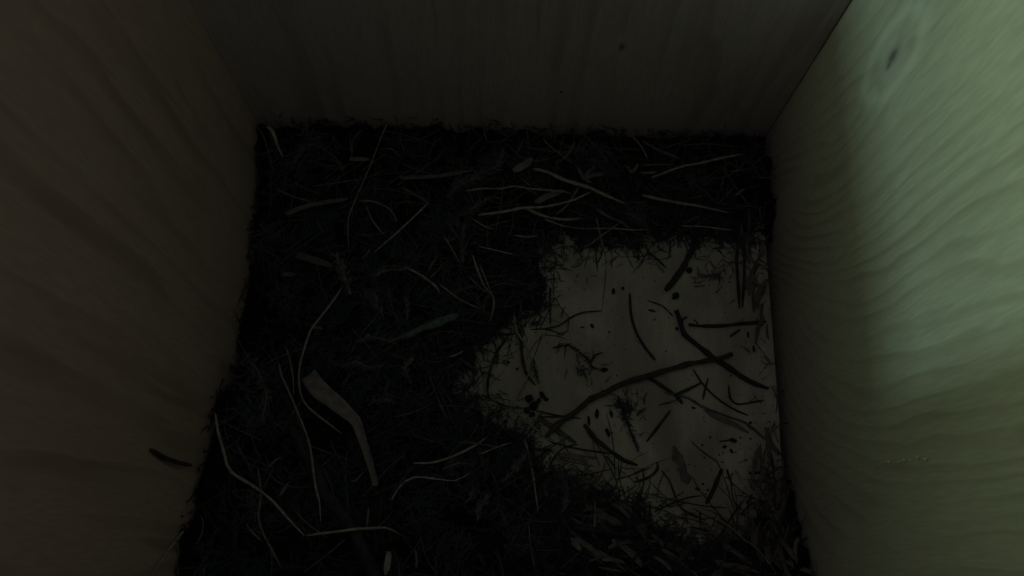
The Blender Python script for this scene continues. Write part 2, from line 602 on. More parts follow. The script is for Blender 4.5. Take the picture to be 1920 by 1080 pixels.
def scatter(name, templates, pts, zs, scale, tilt, mat, label, cat):
    AV, AF, off = [], [], 0
    for (x, y), z in zip(pts, zs):
        tv, tf = templates[rng.integers(len(templates))]
        e = Matrix.Rotation(rng.uniform(0, 6.283), 3, 'Z') @ Matrix.Rotation(-rng.uniform(*tilt), 3, 'Y') @ Matrix.Rotation(rng.uniform(0, 6.28), 3, 'X')
        q = (tv * rng.uniform(*scale)) @ np.array(e).T + np.array([x, y, z])
        q[:, 0] = np.clip(q[:, 0], -W / 2 + .0003, W / 2 - .0003)
        q[:, 1] = np.clip(q[:, 1], YF + .0003, -.0003)
        q[:, 2] = np.maximum(q[:, 2], 0.0001)
        AV.append(q)
        AF += [tuple(i + off for i in f) for f in tf]
        off += len(q)
    o = mesh_obj(name, np.vstack(AV), AF, mat, smooth=False)
    return tag(o, label, cat, kind="stuff")


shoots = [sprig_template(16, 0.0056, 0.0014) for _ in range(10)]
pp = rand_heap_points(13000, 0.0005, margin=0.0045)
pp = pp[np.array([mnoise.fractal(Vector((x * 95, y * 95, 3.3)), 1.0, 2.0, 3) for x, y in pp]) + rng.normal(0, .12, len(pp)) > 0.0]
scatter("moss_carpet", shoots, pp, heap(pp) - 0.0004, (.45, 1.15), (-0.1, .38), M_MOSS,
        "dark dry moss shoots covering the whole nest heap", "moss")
pp = rand_heap_points(3800, -0.014, 0.009)
sd_ = poly_sd(pp)
pp = pp[rng.uniform(0, 1, len(pp)) < np.where(sd_ > 0, 1.0, np.exp(sd_ / 0.0024))]
scatter("moss_fringe", shoots, pp, heap(pp) + 0.0002, (.22, .7), (-.05, .3), M_MOSS,
        "loose moss shreds fringing the bare floor patch", "moss")
# fluffy mounds of moss rising out of the heap
mound_px = [(700, 560), (740, 610), (660, 520), (780, 500), (720, 680), (800, 640), (860, 520), (840, 580), (690, 740), (770, 760), (590, 280), (560, 300),
            (490, 730), (480, 780), (900, 940), (860, 890), (880, 340), (930, 315), (860, 430), (830, 440), (960, 880), (1060, 920), (820, 700), (620, 660),
            (540, 560), (520, 460), (1190, 400), (1010, 470), (960, 540), (560, 900), (470, 960), (780, 960), (850, 1030), (960, 1000), (1300, 340), (1110, 290)]
mp_, mz_ = [], []
for x, y in mound_px:
    c = on_heap(x, y, 0.001)
    R0 = rng.uniform(.0030, .0062)
    for _ in range(64):
        a, r = rng.uniform(0, 6.283), math.sqrt(rng.uniform(0, 1))
        mp_.append((c[0] + math.cos(a) * r * R0 * 1.25, c[1] + math.sin(a) * r * R0))
        mz_.append(c[2] + .0032 * (1 - r * r) * rng.uniform(.3, 1.0) - .0006)
scatter("fluffy_moss", shoots, np.array(mp_), mz_, (.3, .75), (-.4, .9), M_MOSS2,
        "fluffy grey green moss mounds rising out of the dark heap", "moss")
# fine broken fibres all through the heap: nobody could count them
hair = []
for _ in range(14):
    L = rng.uniform(.005, .016)
    b = rng.normal(0, .25)
    hair.append((np.array(tube([(0, 0, 0), (L * .35, b * L * .3, .0004), (L * .7, b * L * .3, .0005), (L, 0, 0)], rng.uniform(.00010, .00022), 1, 4, step=L / 6)[0]),
                 tube([(0, 0, 0), (L * .35, b * L * .3, .0004), (L * .7, b * L * .3, .0005), (L, 0, 0)], .0002, 1, 4, step=L / 6)[1]))
pp = np.vstack([rand_heap_points(600, 0.001), rand_heap_points(150, 0.002, 1, (500, 240, 1440, 450)), rand_heap_points(60, 0.002, 1, (760, 440, 960, 700))])
scatter("fibre_litter", hair, pp, heap(pp) + 0.0012, (.5, 1.2), (-.1, .35), M_DIM,
        "fine broken grass fibres mixed all through the nest heap", "plant fibre")
pp = np.vstack([rand_heap_points(130, -0.006, 0.02, (1150, 900, 1480, 1080)), rand_heap_points(120, 0.0, 1, (1060, 240, 1440, 450)),
                rand_heap_points(70, 0.0, 1, (960, 860, 1200, 1080))])
scatter("rotted_fibre", hair, pp, heap(pp) + 0.0010, (.5, 1.3), (-.05, .15), M_STEM,
        "dark rotted fibres tangled near the front and back edges", "plant fibre")


# ------------------------------------------------------------------ single pieces lying on the heap and on the bare floor
MM = 0.001
PXM = 0.00014                   # metres per photograph pixel near the floor


def lay(px, py, lift):
    z = 0.01
    for _ in range(14):
        q = at_z(px, py, z)
        s = float(poly_sd(q[None, :2])[0])
        z = 0.5 * z + 0.5 * (float(heap(q[None, :2])[0]) + 0.0028 * min(1, max(0, s / 0.009)) + lift)
    q = at_z(px, py, max(z, lift))
    q[0] = min(max(q[0], -W / 2 + .0008), W / 2 - .0008)
    q[1] = min(q[1], -.0008)
    return q


def path(txt, lift):
    pts = [tuple(float(v) for v in t.split(",")) for t in txt.split()]
    P = np.array([lay(x, y, lift) for x, y in pts])
    if len(P) > 3:                      # stiff pieces do not follow every hollow
        z = P[:, 2].copy()
        z[1:-1] = np.maximum(z[1:-1] * .5 + (z[:-2] + z[2:]) * .25, z[1:-1] - .0005)
        for i, (x, y) in enumerate(pts):
            P[i] = at_z(x, y, z[i])
    P[:, 0] = np.clip(P[:, 0], -W / 2 + .0008, W / 2 - .0008)
    P[:, 1] = np.minimum(P[:, 1], -.0008)
    return P


def moss_sprig(P, width, label, mat, group):
    """a feathery shoot: stem with many fine leaves"""
    half = width * PXM * .5
    V, F = tube(P, half * .16, 1, 5, step=.0015, taper=(1, .4))
    o = mesh_obj("moss_sprig", V, F, mat)
    tag(o, label, "moss", group)
    c = catmull(P, half * .24)
    t, s, m = frames(c)
    LV, LF = [], []
    n = len(c)
    for i in range(n):
        u = i / max(1, n - 1)
        for _ in range(3):
            a = rng.uniform(-.5, math.pi + .5)
            d = s[i] * math.cos(a) + m[i] * math.sin(a)
            L = half * rng.uniform(.4, 1.35) * (1 - .5 * u ** 3) * (.45 + .55 * min(1, u * 6))
            tip = c[i] + t[i] * L * rng.uniform(.5, 1.0) + d * L * .85
            mid = c[i] + t[i] * L * .3 + d * L * .45
            w = np.cross(d, t[i]) * L * .13
            k = len(LV)
            LV += [c[i], mid + w, tip, mid - w, mid + d * L * .08 - t[i] * L * .06]
            LF += [(k, k + 1, k + 4), (k + 1, k + 2, k + 4), (k + 2, k + 3, k + 4), (k + 3, k, k + 4)]
    LV = np.array(LV)
    LV[:, 0] = np.clip(LV[:, 0], -W / 2 + .0004, W / 2 - .0004)
    LV[:, 1] = np.minimum(LV[:, 1], -.0004)
    f = mesh_obj("foliage", LV, LF, mat, o, smooth=False)
    f["kind"] = "stuff"
    return o


KINDS = {  # code: name, category, material, group
    's': ("straw", "straw", M_STRAW, "pale straws of the nest"),
    'd': ("straw", "straw", M_DIM, "dull straws of the nest"),
    'g': ("stem", "stem", M_STEM, "dark stems on the bare floor"),
    't': ("twig", "twig", M_BARK, "dark twigs on the bare floor"),
    'p': ("twig", "twig", M_PURP, "reddish twigs of the nest"),
    'b': ("grass_blade", "grass blade", M_STRAW, "flat grass blades of the nest"),
    'e': ("grass_blade", "grass blade", M_DIM, "flat grass blades of the nest"),
    'w': ("leaf_strip", "leaf", M_LEAF, "withered leaf pieces"),
    'm': ("moss_sprig", "moss", M_MOSSP, "feathery moss sprigs on the heap"),
    'n': ("moss_sprig", "moss", M_MOSS, "dark moss sprigs"),
    'k': ("twig", "twig", M_LICH, "lichen covered twigs"),
}
# fibres straying from the heap over the edge of the bare floor
pp = np.vstack([rand_heap_points(110, -0.005, 0.005), rand_heap_points(60, -0.009, 0.004, (1080, 860, 1480, 1060)),
                rand_heap_points(70, -0.006, 0.004, (880, 600, 1060, 860))])
scatter("edge_fibre", hair, pp, heap(pp) + 0.0004, (.35, .9), (-.03, .12), M_STEM,
        "dark fibres straying from the heap over the bare floor's edge", "plant fibre")
# broad withered blades layered over the front of the heap and along the right board
AV, AF = [], []
for n, bx_, ang in ((46, (1060, 905, 1420, 1075), -.45), (26, (1405, 820, 1500, 1075), 1.45), (14, (1380, 440, 1450, 640), 1.5)):
    for q in rand_heap_points(n, -0.003 if ang < 0 else -.006, 1, bx_):
        L = rng.uniform(.004, .013)
        a = ang + rng.normal(0, .4)
        d = np.array([math.cos(a), math.sin(a), 0])
        c0 = np.array([q[0], q[1], 0])
        pts = [c0 + d * L * (t - .5) + np.array([-d[1], d[0], 0]) * L * .08 * math.sin(t * 3) for t in (0, .35, .7, 1)]
        pts = np.array(pts)
        pts[:, 0] = np.clip(pts[:, 0], -W / 2 + .001, W / 2 - .001)
        pts[:, 2] = heap(pts[:, :2]) + rng.uniform(.0012, .0030)
        v, f = blade(pts, rng.uniform(.00022, .00075), thick=.00012, ragged=.12, point=(.5, .25))
        AF += [tuple(i + len(AV) for i in k) for k in f]
        AV += list(v)
AV = np.array(AV)
AV[:, 0] = np.clip(AV[:, 0], -W / 2 + .0004, W / 2 - .0004)
AV[:, 2] = np.maximum(AV[:, 2], .0002)
tag(mesh_obj("blade_litter", AV, AF, M_LEAF), "withered grass blades matted at the front and along the right wall", "plant litter", kind="stuff")
# dark moss shreds added on the boards to imitate shade at their foot
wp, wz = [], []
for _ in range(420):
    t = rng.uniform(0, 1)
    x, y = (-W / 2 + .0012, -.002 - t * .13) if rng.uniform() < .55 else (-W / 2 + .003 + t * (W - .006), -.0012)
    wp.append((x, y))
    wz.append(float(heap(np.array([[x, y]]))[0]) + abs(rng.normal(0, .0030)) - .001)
scatter("wall_shade_moss", shoots, np.array(wp), wz, (.3, .7), (-.6, .7), M_EARTH, "dark moss shreds added as shade along the foot of the walls", "moss")

TABLE = [
    # ---- back left
    ('s', 4, 3, "729,224 708,274 689,324 667,374 653,411 654,466", "long thin straw slanting down from the back wall, left of centre"),
    ('d', 3, 2, "582,213 575,236 576,255", "short upright fibre against the back wall near the left corner"),
    ('b', 7, 2, "500,238 511,247 519,272 530,294", "small pale blade hooked over in the back left corner"),
    ('d', 5, 2, "483,236 496,261 504,291 511,319", "dull stem beside the left wall in the back corner"),
    ('m', 24, 2, "549,308 567,281 590,270 614,284 636,305 646,322", "arched curl of moss in the back left corner"),
    ('e', 9, 2, "536,402 578,386 617,379 652,374", "frayed flat straw lying level near the left wall"),
    ('d', 4, 1, "517,355 550,369 586,379", "dull thin straw above the frayed flat straw"),
    ('d', 4, 2, "660,291 662,263 680,242", "forked dull stalk rising near the back wall, left part"),
    ('w', 8, 1, "655,299 692,299", "short flat leaf bit beside the long slanting straw"),
    ('d', 4, 1, "714,279 736,280 752,296", "small dull straw right of the long slanting straw's top"),
    ('d', 5, 1, "672,376 703,379 733,394 744,416", "dull curved straw crossing below the long slanting straw"),
    ('s', 3, 2, "687,387 700,416 721,441", "thin pale straw curving down right of the long slanting straw"),
    ('d', 3, 1, "668,409 696,412", "tiny level straw touching the long slanting straw"),
    ('s', 4, 3, "803,380 747,434 697,477", "straight pale straw slanting down left across the dark middle"),
    ('d', 4, 2, "753,352 779,366 805,382", "short straw meeting the slanting straw's upper end"),
    ('e', 8, 1, "750,334 819,331 861,324 882,321", "flat dull blade lying level left of the moss ridge"),
    ('d', 3, 1, "592,402 599,422 607,437", "little bent fibre below the frayed flat straw"),
    ('d', 4, 0, "586,349 622,344 678,335", "faint level straw near the arched moss curl"),
    # ---- back centre
    ('m', 30, 3, "838,370 856,350 875,341 911,322 933,310 942,286", "long feathery moss ridge near the back wall, centre"),
    ('w', 13, 4, "962,321 986,308 998,297", "stubby curled leaf at the end of the moss ridge"),
    ('d', 4, 2, "969,288 976,274 983,260", "short upright stalk behind the moss ridge"),
    ('d', 4, 1, "983,276 1017,281 1042,284", "faint level straw close to the back wall, centre"),
    ('d', 5, 2, "1017,258 1030,274 1053,291 1072,305", "dull straw leaning from the back wall's middle"),
    ('d', 4, 3, "1040,306 1061,295 1078,266", "thin straw crossing the leaning one by the back wall"),
    ('s', 9, 3, "1000,317 1025,322 1056,336 1097,349 1125,361 1150,372 1174,382", "thick pale straw slanting down right behind the bare floor"),
    ('e', 6, 3, "1083,313 1094,333 1108,342", "left ray of the small star of dry leaves"),
    ('e', 6, 3, "1094,333 1106,320 1117,311", "upright ray of the small star of dry leaves"),
    ('e', 9, 3, "1096,335 1115,328 1133,327", "broad right ray of the small star of dry leaves"),
    ('s', 5, 4, "872,358 903,354 939,354 961,349 1000,354 1050,358 1072,363", "long wavy pale straw under the moss ridge"),
    ('d', 3, 3, "972,330 989,344 994,350", "tiny thin straw above the long wavy straw"),
    ('d', 3, 5, "986,354 1008,365", "tiny straw branching below the long wavy straw"),
    ('s', 6, 4, "897,402 944,397 978,390 1022,387 1069,377 1108,359", "long pale straw curving up right to the thick straw"),
    ('s', 7, 3, "986,392 1011,402 1042,410 1072,411 1089,409", "pale straw forking down right from the long curving straw"),
    ('d', 5, 2, "1042,402 1064,383 1087,349", "dull straw passing under the thick pale straw"),
    ('w', 12, 1, "1003,380 1030,367 1058,358", "dim broad leaf strip between the two long curving straws"),
    ('m', 18, 3, "866,404 889,391 908,377 928,370 940,374", "small bluish moss sprig left of the long curving straws"),
    ('s', 3, 4, "883,408 908,424 928,430", "thin straw descending from the bluish moss sprig"),
    ('d', 3, 4, "897,433 922,422 964,412", "thin straw rising right across the one descending from the bluish sprig"),
    ('d', 3, 5, "914,413 914,440 915,466", "upright hairlike fibre amid crossing straws, centre"),
    ('s', 4, 3, "964,441 986,444 1008,442", "short pale level straw behind the bare floor's left corner"),
    ('s', 5, 3, "1022,412 1053,423 1083,428 1097,429", "pale straw running level behind the bare floor's back edge"),
    ('s', 3, 4, "1097,429 1147,428 1183,431 1217,431", "very thin long straw along the bare floor's back edge"),
    ('s', 3, 6, "1118,408 1125,438 1135,480 1136,503 1131,560 1129,583", "fine pale stalk hanging over the bare floor's back edge"),
    ('s', 3, 5, "1094,466 1122,447 1161,418", "thin straw crossing the hanging fine stalk"),
    ('s', 3, 4, "833,444 844,461 861,492", "thin straw steeply down in the dark centre"),
    ('d', 3, 3, "836,413 853,436 864,452", "thin fibre above the steep centre straw"),
    ('d', 3, 4, "833,455 858,444", "tiny straw bridging two steep fibres in the centre"),
    ('m', 12, 3, "858,430 858,415 862,402 872,398", "hooked moss tip in the dark centre"),
    ('m', 20, 1, "868,492 866,462 868,436 872,415", "upright mossy shoot in the dark centre"),
    ('n', 26, 1, "816,490 817,440 820,400 826,374", "dim tall moss shoot left of the upright mossy shoot"),
    ('s', 3, 3, "897,462 919,467 967,478", "thin level straw below the upright hairlike fibre"),
    # ---- back right
    ('s', 4, 2, "1186,256 1203,275 1214,299", "short straw leaning from the back wall, right part"),
    ('d', 7, 1, "1204,265 1239,283 1274,297", "dull thick straw slanting right, next to the short leaning back wall straw"),
    ('d', 4, 2, "1203,310 1235,309 1264,309", "dull level straw under the slanting pair near the back wall, right"),
    ('s', 5, 2, "1201,324 1216,324 1231,322", "stubby level straw at the left end of the long rising straw"),
    ('s', 6.5, 3, "1222,333 1250,322 1278,312 1319,304 1350,297 1392,289", "long pale straw rising to the back right corner"),
    ('s', 7, 3, "1203,367 1239,374 1281,382 1322,389 1367,399", "thick pale straw sloping down right before the back right corner"),
    ('d', 3, 1, "1178,379 1194,380 1208,379", "tiny level straw at the thick straw's lower end"),
    ('d', 7, 2, "1117,392 1144,408 1167,417 1186,433 1203,447", "dull straw slanting to the bare floor's back edge"),
    ('s', 4, 3, "1278,424 1311,424 1336,427 1375,432", "pale level straw behind the bare floor's right half"),
    ('d', 3, 4, "1278,422 1296,412 1314,404", "thin straw rising from the left end of the level floor edge straw"),
    ('d', 4, 2, "1344,383 1358,370 1375,353", "short rising straw near the back right corner"),
    ('d', 5, 2, "1378,367 1397,353", "stubby rising straw nearest the right wall"),
    ('d', 4, 2, "1292,353 1298,342 1311,333", "small hooked straw under the long rising straw"),
    ('d', 4, 1, "1292,372 1326,365", "tiny straw above the thick sloping straw"),
    ('d', 3, 2, "1367,321 1385,319 1403,317", "thin level straw below the back right corner"),
    ('n', 8, 2, "1344,428 1342,400 1340,367", "thin upright moss thread near the back right corner"),
    ('d', 4, 0, "1280,272 1330,270 1392,276", "faint long straw flat along the back wall, right"),
    ('d', 4, 2, "1355,330 1356,347", "tiny upright stub near the back right corner"),
    ('e', 6, 2, "1183,325 1176,314 1170,309", "left ray of the dull tuft under the leaning straw"),
    ('e', 6, 2, "1183,325 1192,316 1196,306", "right ray of the dull tuft under the leaning straw"),
    ('s', 4, 1, "1208,458 1225,447", "short pale bit at the bare floor's back edge, left of two"),
    ('s', 5, 1, "1255,450 1269,442", "short pale bit at the bare floor's back edge, right of two"),
    ('b', 6, 1, "1314,454 1326,463 1339,471", "pale flat strip on the bare floor's back right edge"),
    ('t', 14, 1, "1311,450 1292,480 1278,505 1261,528 1247,545", "crumbly dark twig slanting at the back of the bare floor"),
    ('g', 7, 1, "1384,440 1382,500 1386,580", "left of two dark stalks lying toward the viewer by the right wall"),
    ('g', 7, 2, "1394,430 1396,500 1392,576", "right of two dark stalks lying toward the viewer by the right wall"),
    ('d', 4, 3, "1405,392 1405,439", "short dull stalk parallel to the right wall"),
    ('d', 4, 2, "1424,389 1426,411", "tiny stalk nearest the right wall's back"),
    ('g', 5, 1, "1213,472 1235,488 1250,503", "thin dark stem at the back of the bare floor"),
    # ---- left
    ('e', 14, 3, "553,478 580,486 606,495 624,501", "broad flat straw piece in the dark left area"),
    ('m', 30, 3, "656,552 650,533 646,515 638,496 628,477", "feathery pale moss sprig pointing to the back, left area"),
    ('s', 5, 4, "642,539 622,567 594,603 581,622 569,658 562,689 561,719 566,745 577,763 602,784 640,813", "long pale stem bowed in an arc round the left area"),
    ('s', 3, 4, "537,649 544,678 549,708 550,742", "thin upright straw left of the bowed stem"),
    ('s', 4, 5, "522,680 529,708 546,744 567,795 582,841 591,911 598,939 601,978", "long thin straw running down beside the thick reddish twig"),
    ('m', 34, 5, "430,685 464,680 483,694 494,722 500,745 493,785", "fluffy moss curl beside the left wall"),
    ('m', 20, 5, "717,592 706,570 703,556 699,545", "bright little moss tip in the left centre"),
    ('m', 18, 3, "764,598 764,580 760,558", "small upright moss tip right of the bright one"),
    ('k', 13, 4, "750,636 772,624 792,614 828,603 858,589", "pale green lichen twig in the left centre"),
    ('m', 24, 2, "700,520 720,508 745,506 765,502", "low moss sprig behind the bright little moss tip"),
    ('d', 8, 2, "583,611 606,617", "small dull chip beside the bowed stem"),
    ('d', 3, 2, "695,464 690,474 678,486", "tiny kinked fibre left of the centre"),
    ('w', 8, 1, "528,515 555,515", "dim leaf bit in the dark left area"),
    ('m', 26, 3, "672,640 700,632 730,640 760,628", "shaggy moss sprig under the lichen twig"),
    ('m', 22, 2, "640,690 668,678 690,690 716,684", "loose moss sprig right of the bowed stem"),
    ('m', 20, 2, "770,720 760,690 775,668", "low moss tuft left of the bare floor"),
    ('m', 22, 2, "690,760 716,748 742,756", "low moss tuft right of the pale bark strip"),
    # ---- centre
    ('s', 5, 5, "886,478 894,503 908,536 925,558 925,581 917,606", "bent pale straw dropping toward the bare floor's left edge"),
    ('s', 3, 6, "900,497 914,531 926,560", "thin straw alongside the bent pale straw"),
    ('s', 3, 4, "880,519 900,539 914,550", "short straw joining the bent pale straw"),
    ('s', 5, 3, "758,500 786,514 817,536 825,550", "pale straw slanting down right in the centre"),
    ('s', 4, 3, "825,533 861,561 903,581", "thin straw continuing down to the bare floor's left edge"),
    ('d', 4, 4, "804,524 817,511 833,492", "short straw rising across the slanting one"),
    ('d', 3, 4, "803,508 812,492 821,478", "tiny thin straw rising left of the steep centre straw"),
    ('s', 5, 3, "836,669 852,666 868,657", "small pale straw left of the bare floor"),
    ('d', 5, 1, "861,672 878,684 894,697", "dull straw at the bare floor's left tip"),
    ('s', 5, 3, "964,586 967,617 975,631 989,658 994,678 992,700 981,725 956,765 950,776", "long pale straw bending over the bare floor's left part"),
    ('g', 6, 1, "948,636 930,664 919,692 914,728 918,752", "dark curved stem at the bare floor's left tip"),
    ('g', 8, 0, "975,617 978,650 979,672 986,700 1004,722", "dark stem under the long bending pale straw"),
    ('n', 16, 0, "1000,672 1003,695 1010,718", "dark featherlike moss shred on the bare floor's left"),
    ('g', 5, 2, "1031,540 1031,580 1032,611", "dark upright stem on the bare floor's back left edge"),
    ('g', 4, 1, "1129,583 1092,586 1067,597 1047,611 1014,617", "fine dark stem bent along the bare floor's back left"),
    # ---- on the bare floor
    ('n', 13, 0, "1036,652 1064,647 1083,658 1100,672 1111,689 1133,694", "dark mossy shoot on the middle of the bare floor"),
    ('g', 4, 1, "1108,680 1114,667 1131,661", "tiny hooked shoot branching from the dark mossy shoot"),
    ('t', 6, 0, "1181,550 1183,583 1189,611 1203,642 1229,675", "thin dark twig curved like a bow on the bare floor"),
    ('g', 4, 0, "1214,564 1239,572 1253,583 1263,594", "fine dark curved stem right of the bowed thin twig"),
    ('t', 11, 0.2, "1267,581 1275,603 1283,625 1308,647 1336,669 1356,683 1381,700 1414,719 1440,728", "thick dark twig running down to the right wall"),
    ('t', 7, 0.3, "1292,608 1311,611 1350,611 1392,607 1436,603", "straight dark twig lying level by the right wall"),
    ('t', 5, 0, "1369,631 1389,618", "tiny dark splinter under the straight level twig"),
    ('t', 12, 2.2, "1374,665 1350,672 1294,683 1239,697 1183,714 1142,731 1108,747 1072,776 1048,796 1023,820", "longest dark curved twig arching across the bare floor"),
    ('t', 8, 0, "1217,709 1239,723 1255,734 1267,743 1279,757", "short dark twig below the arching twig"),
    ('t', 6, 0.8, "1266,741 1292,729 1314,718", "short dark twig rising right from the twig below the arching twig"),
    ('g', 5, 0, "1300,692 1314,715 1330,733 1353,753 1383,770 1404,779", "long dark stem sloping right under the arching twig"),
    ('g', 5, 1, "1328,709 1322,729 1318,749", "small upright dark stem crossing the long sloping stem"),
    ('g', 5, 0, "1366,723 1369,745 1379,756 1396,757 1434,750", "hooked dark stem beside the right wall"),
    ('d', 5, 0.5, "1247,737 1292,747 1314,761 1363,780 1383,786 1404,796 1424,814 1455,839 1471,863", "long dull stem curving down to the right wall"),
    ('d', 4, 0.3, "1237,759 1256,754 1275,747", "short dull stem at the long dull stem's left end"),
    ('w', 9, 0, "1322,768 1347,784 1373,794 1404,812", "dim strip under the long dull stem"),
    ('g', 7, 0, "1257,770 1237,796 1212,827", "dark stem slanting down left on the bare floor"),
    ('d', 4, 0, "1296,827 1310,841 1326,853 1345,866", "faint reddish stem on the bare floor's lower right"),
    ('g', 4, 0, "1349,827 1362,826 1376,824", "tiny stem with a dark crumb, lower right floor"),
    ('g', 4, 0.4, "1241,882 1254,899 1263,921 1270,941 1279,954 1302,966 1322,976", "fine dark stem curving down the bare floor's front"),
    ('t', 9, 0, "1355,880 1343,905 1332,929 1325,944", "short thick dark twig at the front of the bare floor"),
    ('t', 5, 0, "1363,880 1369,899 1375,911", "little dark twig just right of the short thick one"),
    ('g', 5, 0.4, "1296,988 1322,994 1343,1001", "thin dark stem at the bare floor's front edge"),
    ('s', 3, 3, "1347,974 1377,994 1396,1013 1420,1029 1455,1074", "thin pale straw sloping to the front right corner"),
    ('b', 7, 2, "1292,984 1289,998 1283,1011", "small pale curled blade at the bare floor's front"),
    ('w', 12, 1, "1306,1009 1290,1030 1271,1051", "broad dim strip below the small pale curled blade"),
    ('g', 6, 0, "1231,866 1233,878 1222,891 1206,899 1190,904", "hooked dark stem at the front left of the bare floor"),
    ('g', 4, 0, "1005,770 1048,779 1091,785", "upper of two thin dark stems at the arching twig's left end"),
    ('g', 4, 0.6, "1011,783 1040,781 1064,780", "lower of two thin dark stems at the arching twig's left end"),
    ('g', 4, 1, "905,742 950,762 988,765", "thin dark stem left of the dark crumb cluster"),
    ('t', 10, 0, "1095,796 1113,818 1127,831 1150,849", "stout dark twig below the arching twig's left half"),
    ('e', 10, 0, "1013,786 1046,808 1080,832", "dim brown strip under the arching twig's left end"),
    ('w', 10, 1, "1046,853 1072,855 1093,861 1103,872", "narrow pointed leaf at the front left of the bare floor"),
    ('g', 4, 0.3, "1031,827 1060,836 1093,843 1154,852", "thin long stem along the front of the bare floor"),
    ('t', 9, 0, "1150,849 1172,864 1196,872", "dark knobbly twig at the front of the bare floor's middle"),
    ('s', 4, 3, "962,768 981,784 1011,810 1028,826", "thin pale stem slanting down right, left of the bare floor"),
    ('s', 5, 5, "983,823 991,853 999,890 1003,921 1009,962", "pale straw pointing to the viewer, centre front"),
    ('d', 3, 4, "991,982 995,1023 1004,1070", "thin dull straw at the lower middle edge"),
    ('d', 4, 5, "1011,899 993,909 983,927", "small arched fibre crossing the pale front straw"),
    ('e', 7, 4, "1015,905 1014,920 1013,937", "left of two small blades, centre front"),
    ('e', 6, 4, "1021,905 1023,920 1025,933", "right of two small blades, centre front"),
    ('s', 7, 1, "1060,890 1093,901 1127,917", "pale straw along the bare floor's front left edge"),
    ('d', 4, 3, "1072,886 1067,899", "tiny bit standing over the front left edge straw"),
    ('s', 5, 3, "1115,937 1115,965 1115,990", "upright pale straw in the front debris"),
    ('d', 4, 3, "1095,923 1101,958", "short dull straw left of the upright front straw"),
    ('p', 9, 3, "1078,988 1113,994 1143,1000 1197,1004", "grey purple twig lying level in the front debris"),
    ('w', 8, 2, "1072,1017 1082,1023 1090,1033", "small curled leaf below the grey purple twig"),
    ('d', 5, 2, "1123,1064 1145,1068 1166,1072", "dull straw at the lower edge, right of the middle"),
    ('d', 4, 3, "1090,982 1097,968", "tiny straw stub above the grey purple twig"),
    ('d', 4, 2, "1145,941 1156,921", "tiny rising straw right of the upright front straw"),
    ('d', 5, 2, "1211,1013 1223,1023", "tiny chip right of the grey purple twig"),
    ('d', 5, 3, "1434,992 1440,1019 1448,1056", "leftmost dull stalk in the front right corner"),
    ('d', 5, 3, "1457,1011 1459,1028 1461,1043", "middle short stalk in the front right corner"),
    ('d', 5, 4, "1479,982 1474,1000 1467,1023", "rightmost leaning stalk in the front right corner"),
    ('d', 4, 2, "1425,975 1421,990 1418,1006", "short stalk at the bare floor's front right tip"),
    ('g', 5, 2, "1446,850 1452,900 1455,950", "left dark stalk along the right wall's foot"),
    ('g', 5, 3, "1462,800 1468,860 1474,930", "right dark stalk along the right wall's foot"),
    # ---- front left
    ('p', 19, 1.2, "545,795 560,823 588,876 612,925 637,960 670,1017 698,1073 712,1100", "thickest reddish twig running to the lower edge, left"),
    ('s', 5, 4, "403,774 408,802 422,855 433,883 475,911 510,939 542,974 572,1004", "long pale straw kinked along the left wall"),
    ('s', 5, 7, "574,1004 605,1000 632,997 670,992 723,990 751,1003", "pale level straw crossing the thickest reddish twig"),
    ('n', 13, 3, "401,911 429,936 440,974 443,1038 461,1073", "dark mossy stem near the left wall's foot"),
    ('d', 4, 4, "484,879 489,925 484,967 493,999 510,1031 528,1066", "wavy dull stem between the left wall and reddish twig"),
    ('d', 4, 5, "500,879 517,862 531,858", "small arched fibre left of the reddish twig's upper end"),
    ('d', 5, 5, "524,930 542,904", "upper of two short straws left of the reddish twig"),
    ('d', 4, 5, "462,985 478,1003 490,1014", "lower of two short straws left of the reddish twig"),
    ('b', 10, 4, "730,1034 727,1055 723,1078", "pale bark bit standing at the lower edge, left of centre"),
    ('d', 4, 6, "691,953 690,970 688,988", "short straw standing on the level crossing straw"),
    ('d', 4, 4, "706,992 720,978 737,960", "thin straw rising right from the level crossing straw"),
    ('d', 5, 3, "779,1031 781,1050 780,1066", "short dull stub at the lower edge, left of the middle"),
    ('s', 4, 3, "776,869 811,867 846,857 881,841 913,820", "thin straw curving up right, front centre"),
    ('s', 4, 3, "734,936 751,911 776,895 811,897 853,901 881,886", "wavy thin straw below the curving one, front centre"),
    ('s', 3, 4, "903,851 931,839 959,830", "thin straw reaching the bare floor's front left"),
    ('d', 3, 3, "857,830 899,832 950,842", "faint level straw crossing the front centre"),
    ('m', 20, 3, "872,944 884,930 898,908", "low moss sprig in the front centre"),
    ('d', 4, 4, "658,902 668,900 681,886", "tiny bent fibre beside the bark strip's tip"),
    ('m', 26, 3, "830,880 860,868 885,872", "flat moss tuft under the curving thin straw"),
    ('m', 24, 3, "895,975 900,950 915,925", "dark bluish moss tuft before the bare floor"),
    ('m', 22, 4, "940,905 965,880 985,850", "moss sprig at the bare floor's front left edge"),
    ('m', 18, 3, "1055,960 1062,935 1060,905", "upright moss sprig left of the upright front straw"),
]
STYLE = {'t': dict(sides=8, nodes=.23, rough=.10, taper=(.7, .6)), 'p': dict(sides=9, nodes=.3, rough=.08, taper=(.6, .8)),
         'g': dict(sides=6, rough=.14, taper=(.6, .4)), 'k': dict(sides=8, rough=.22, taper=(.6, .6))}
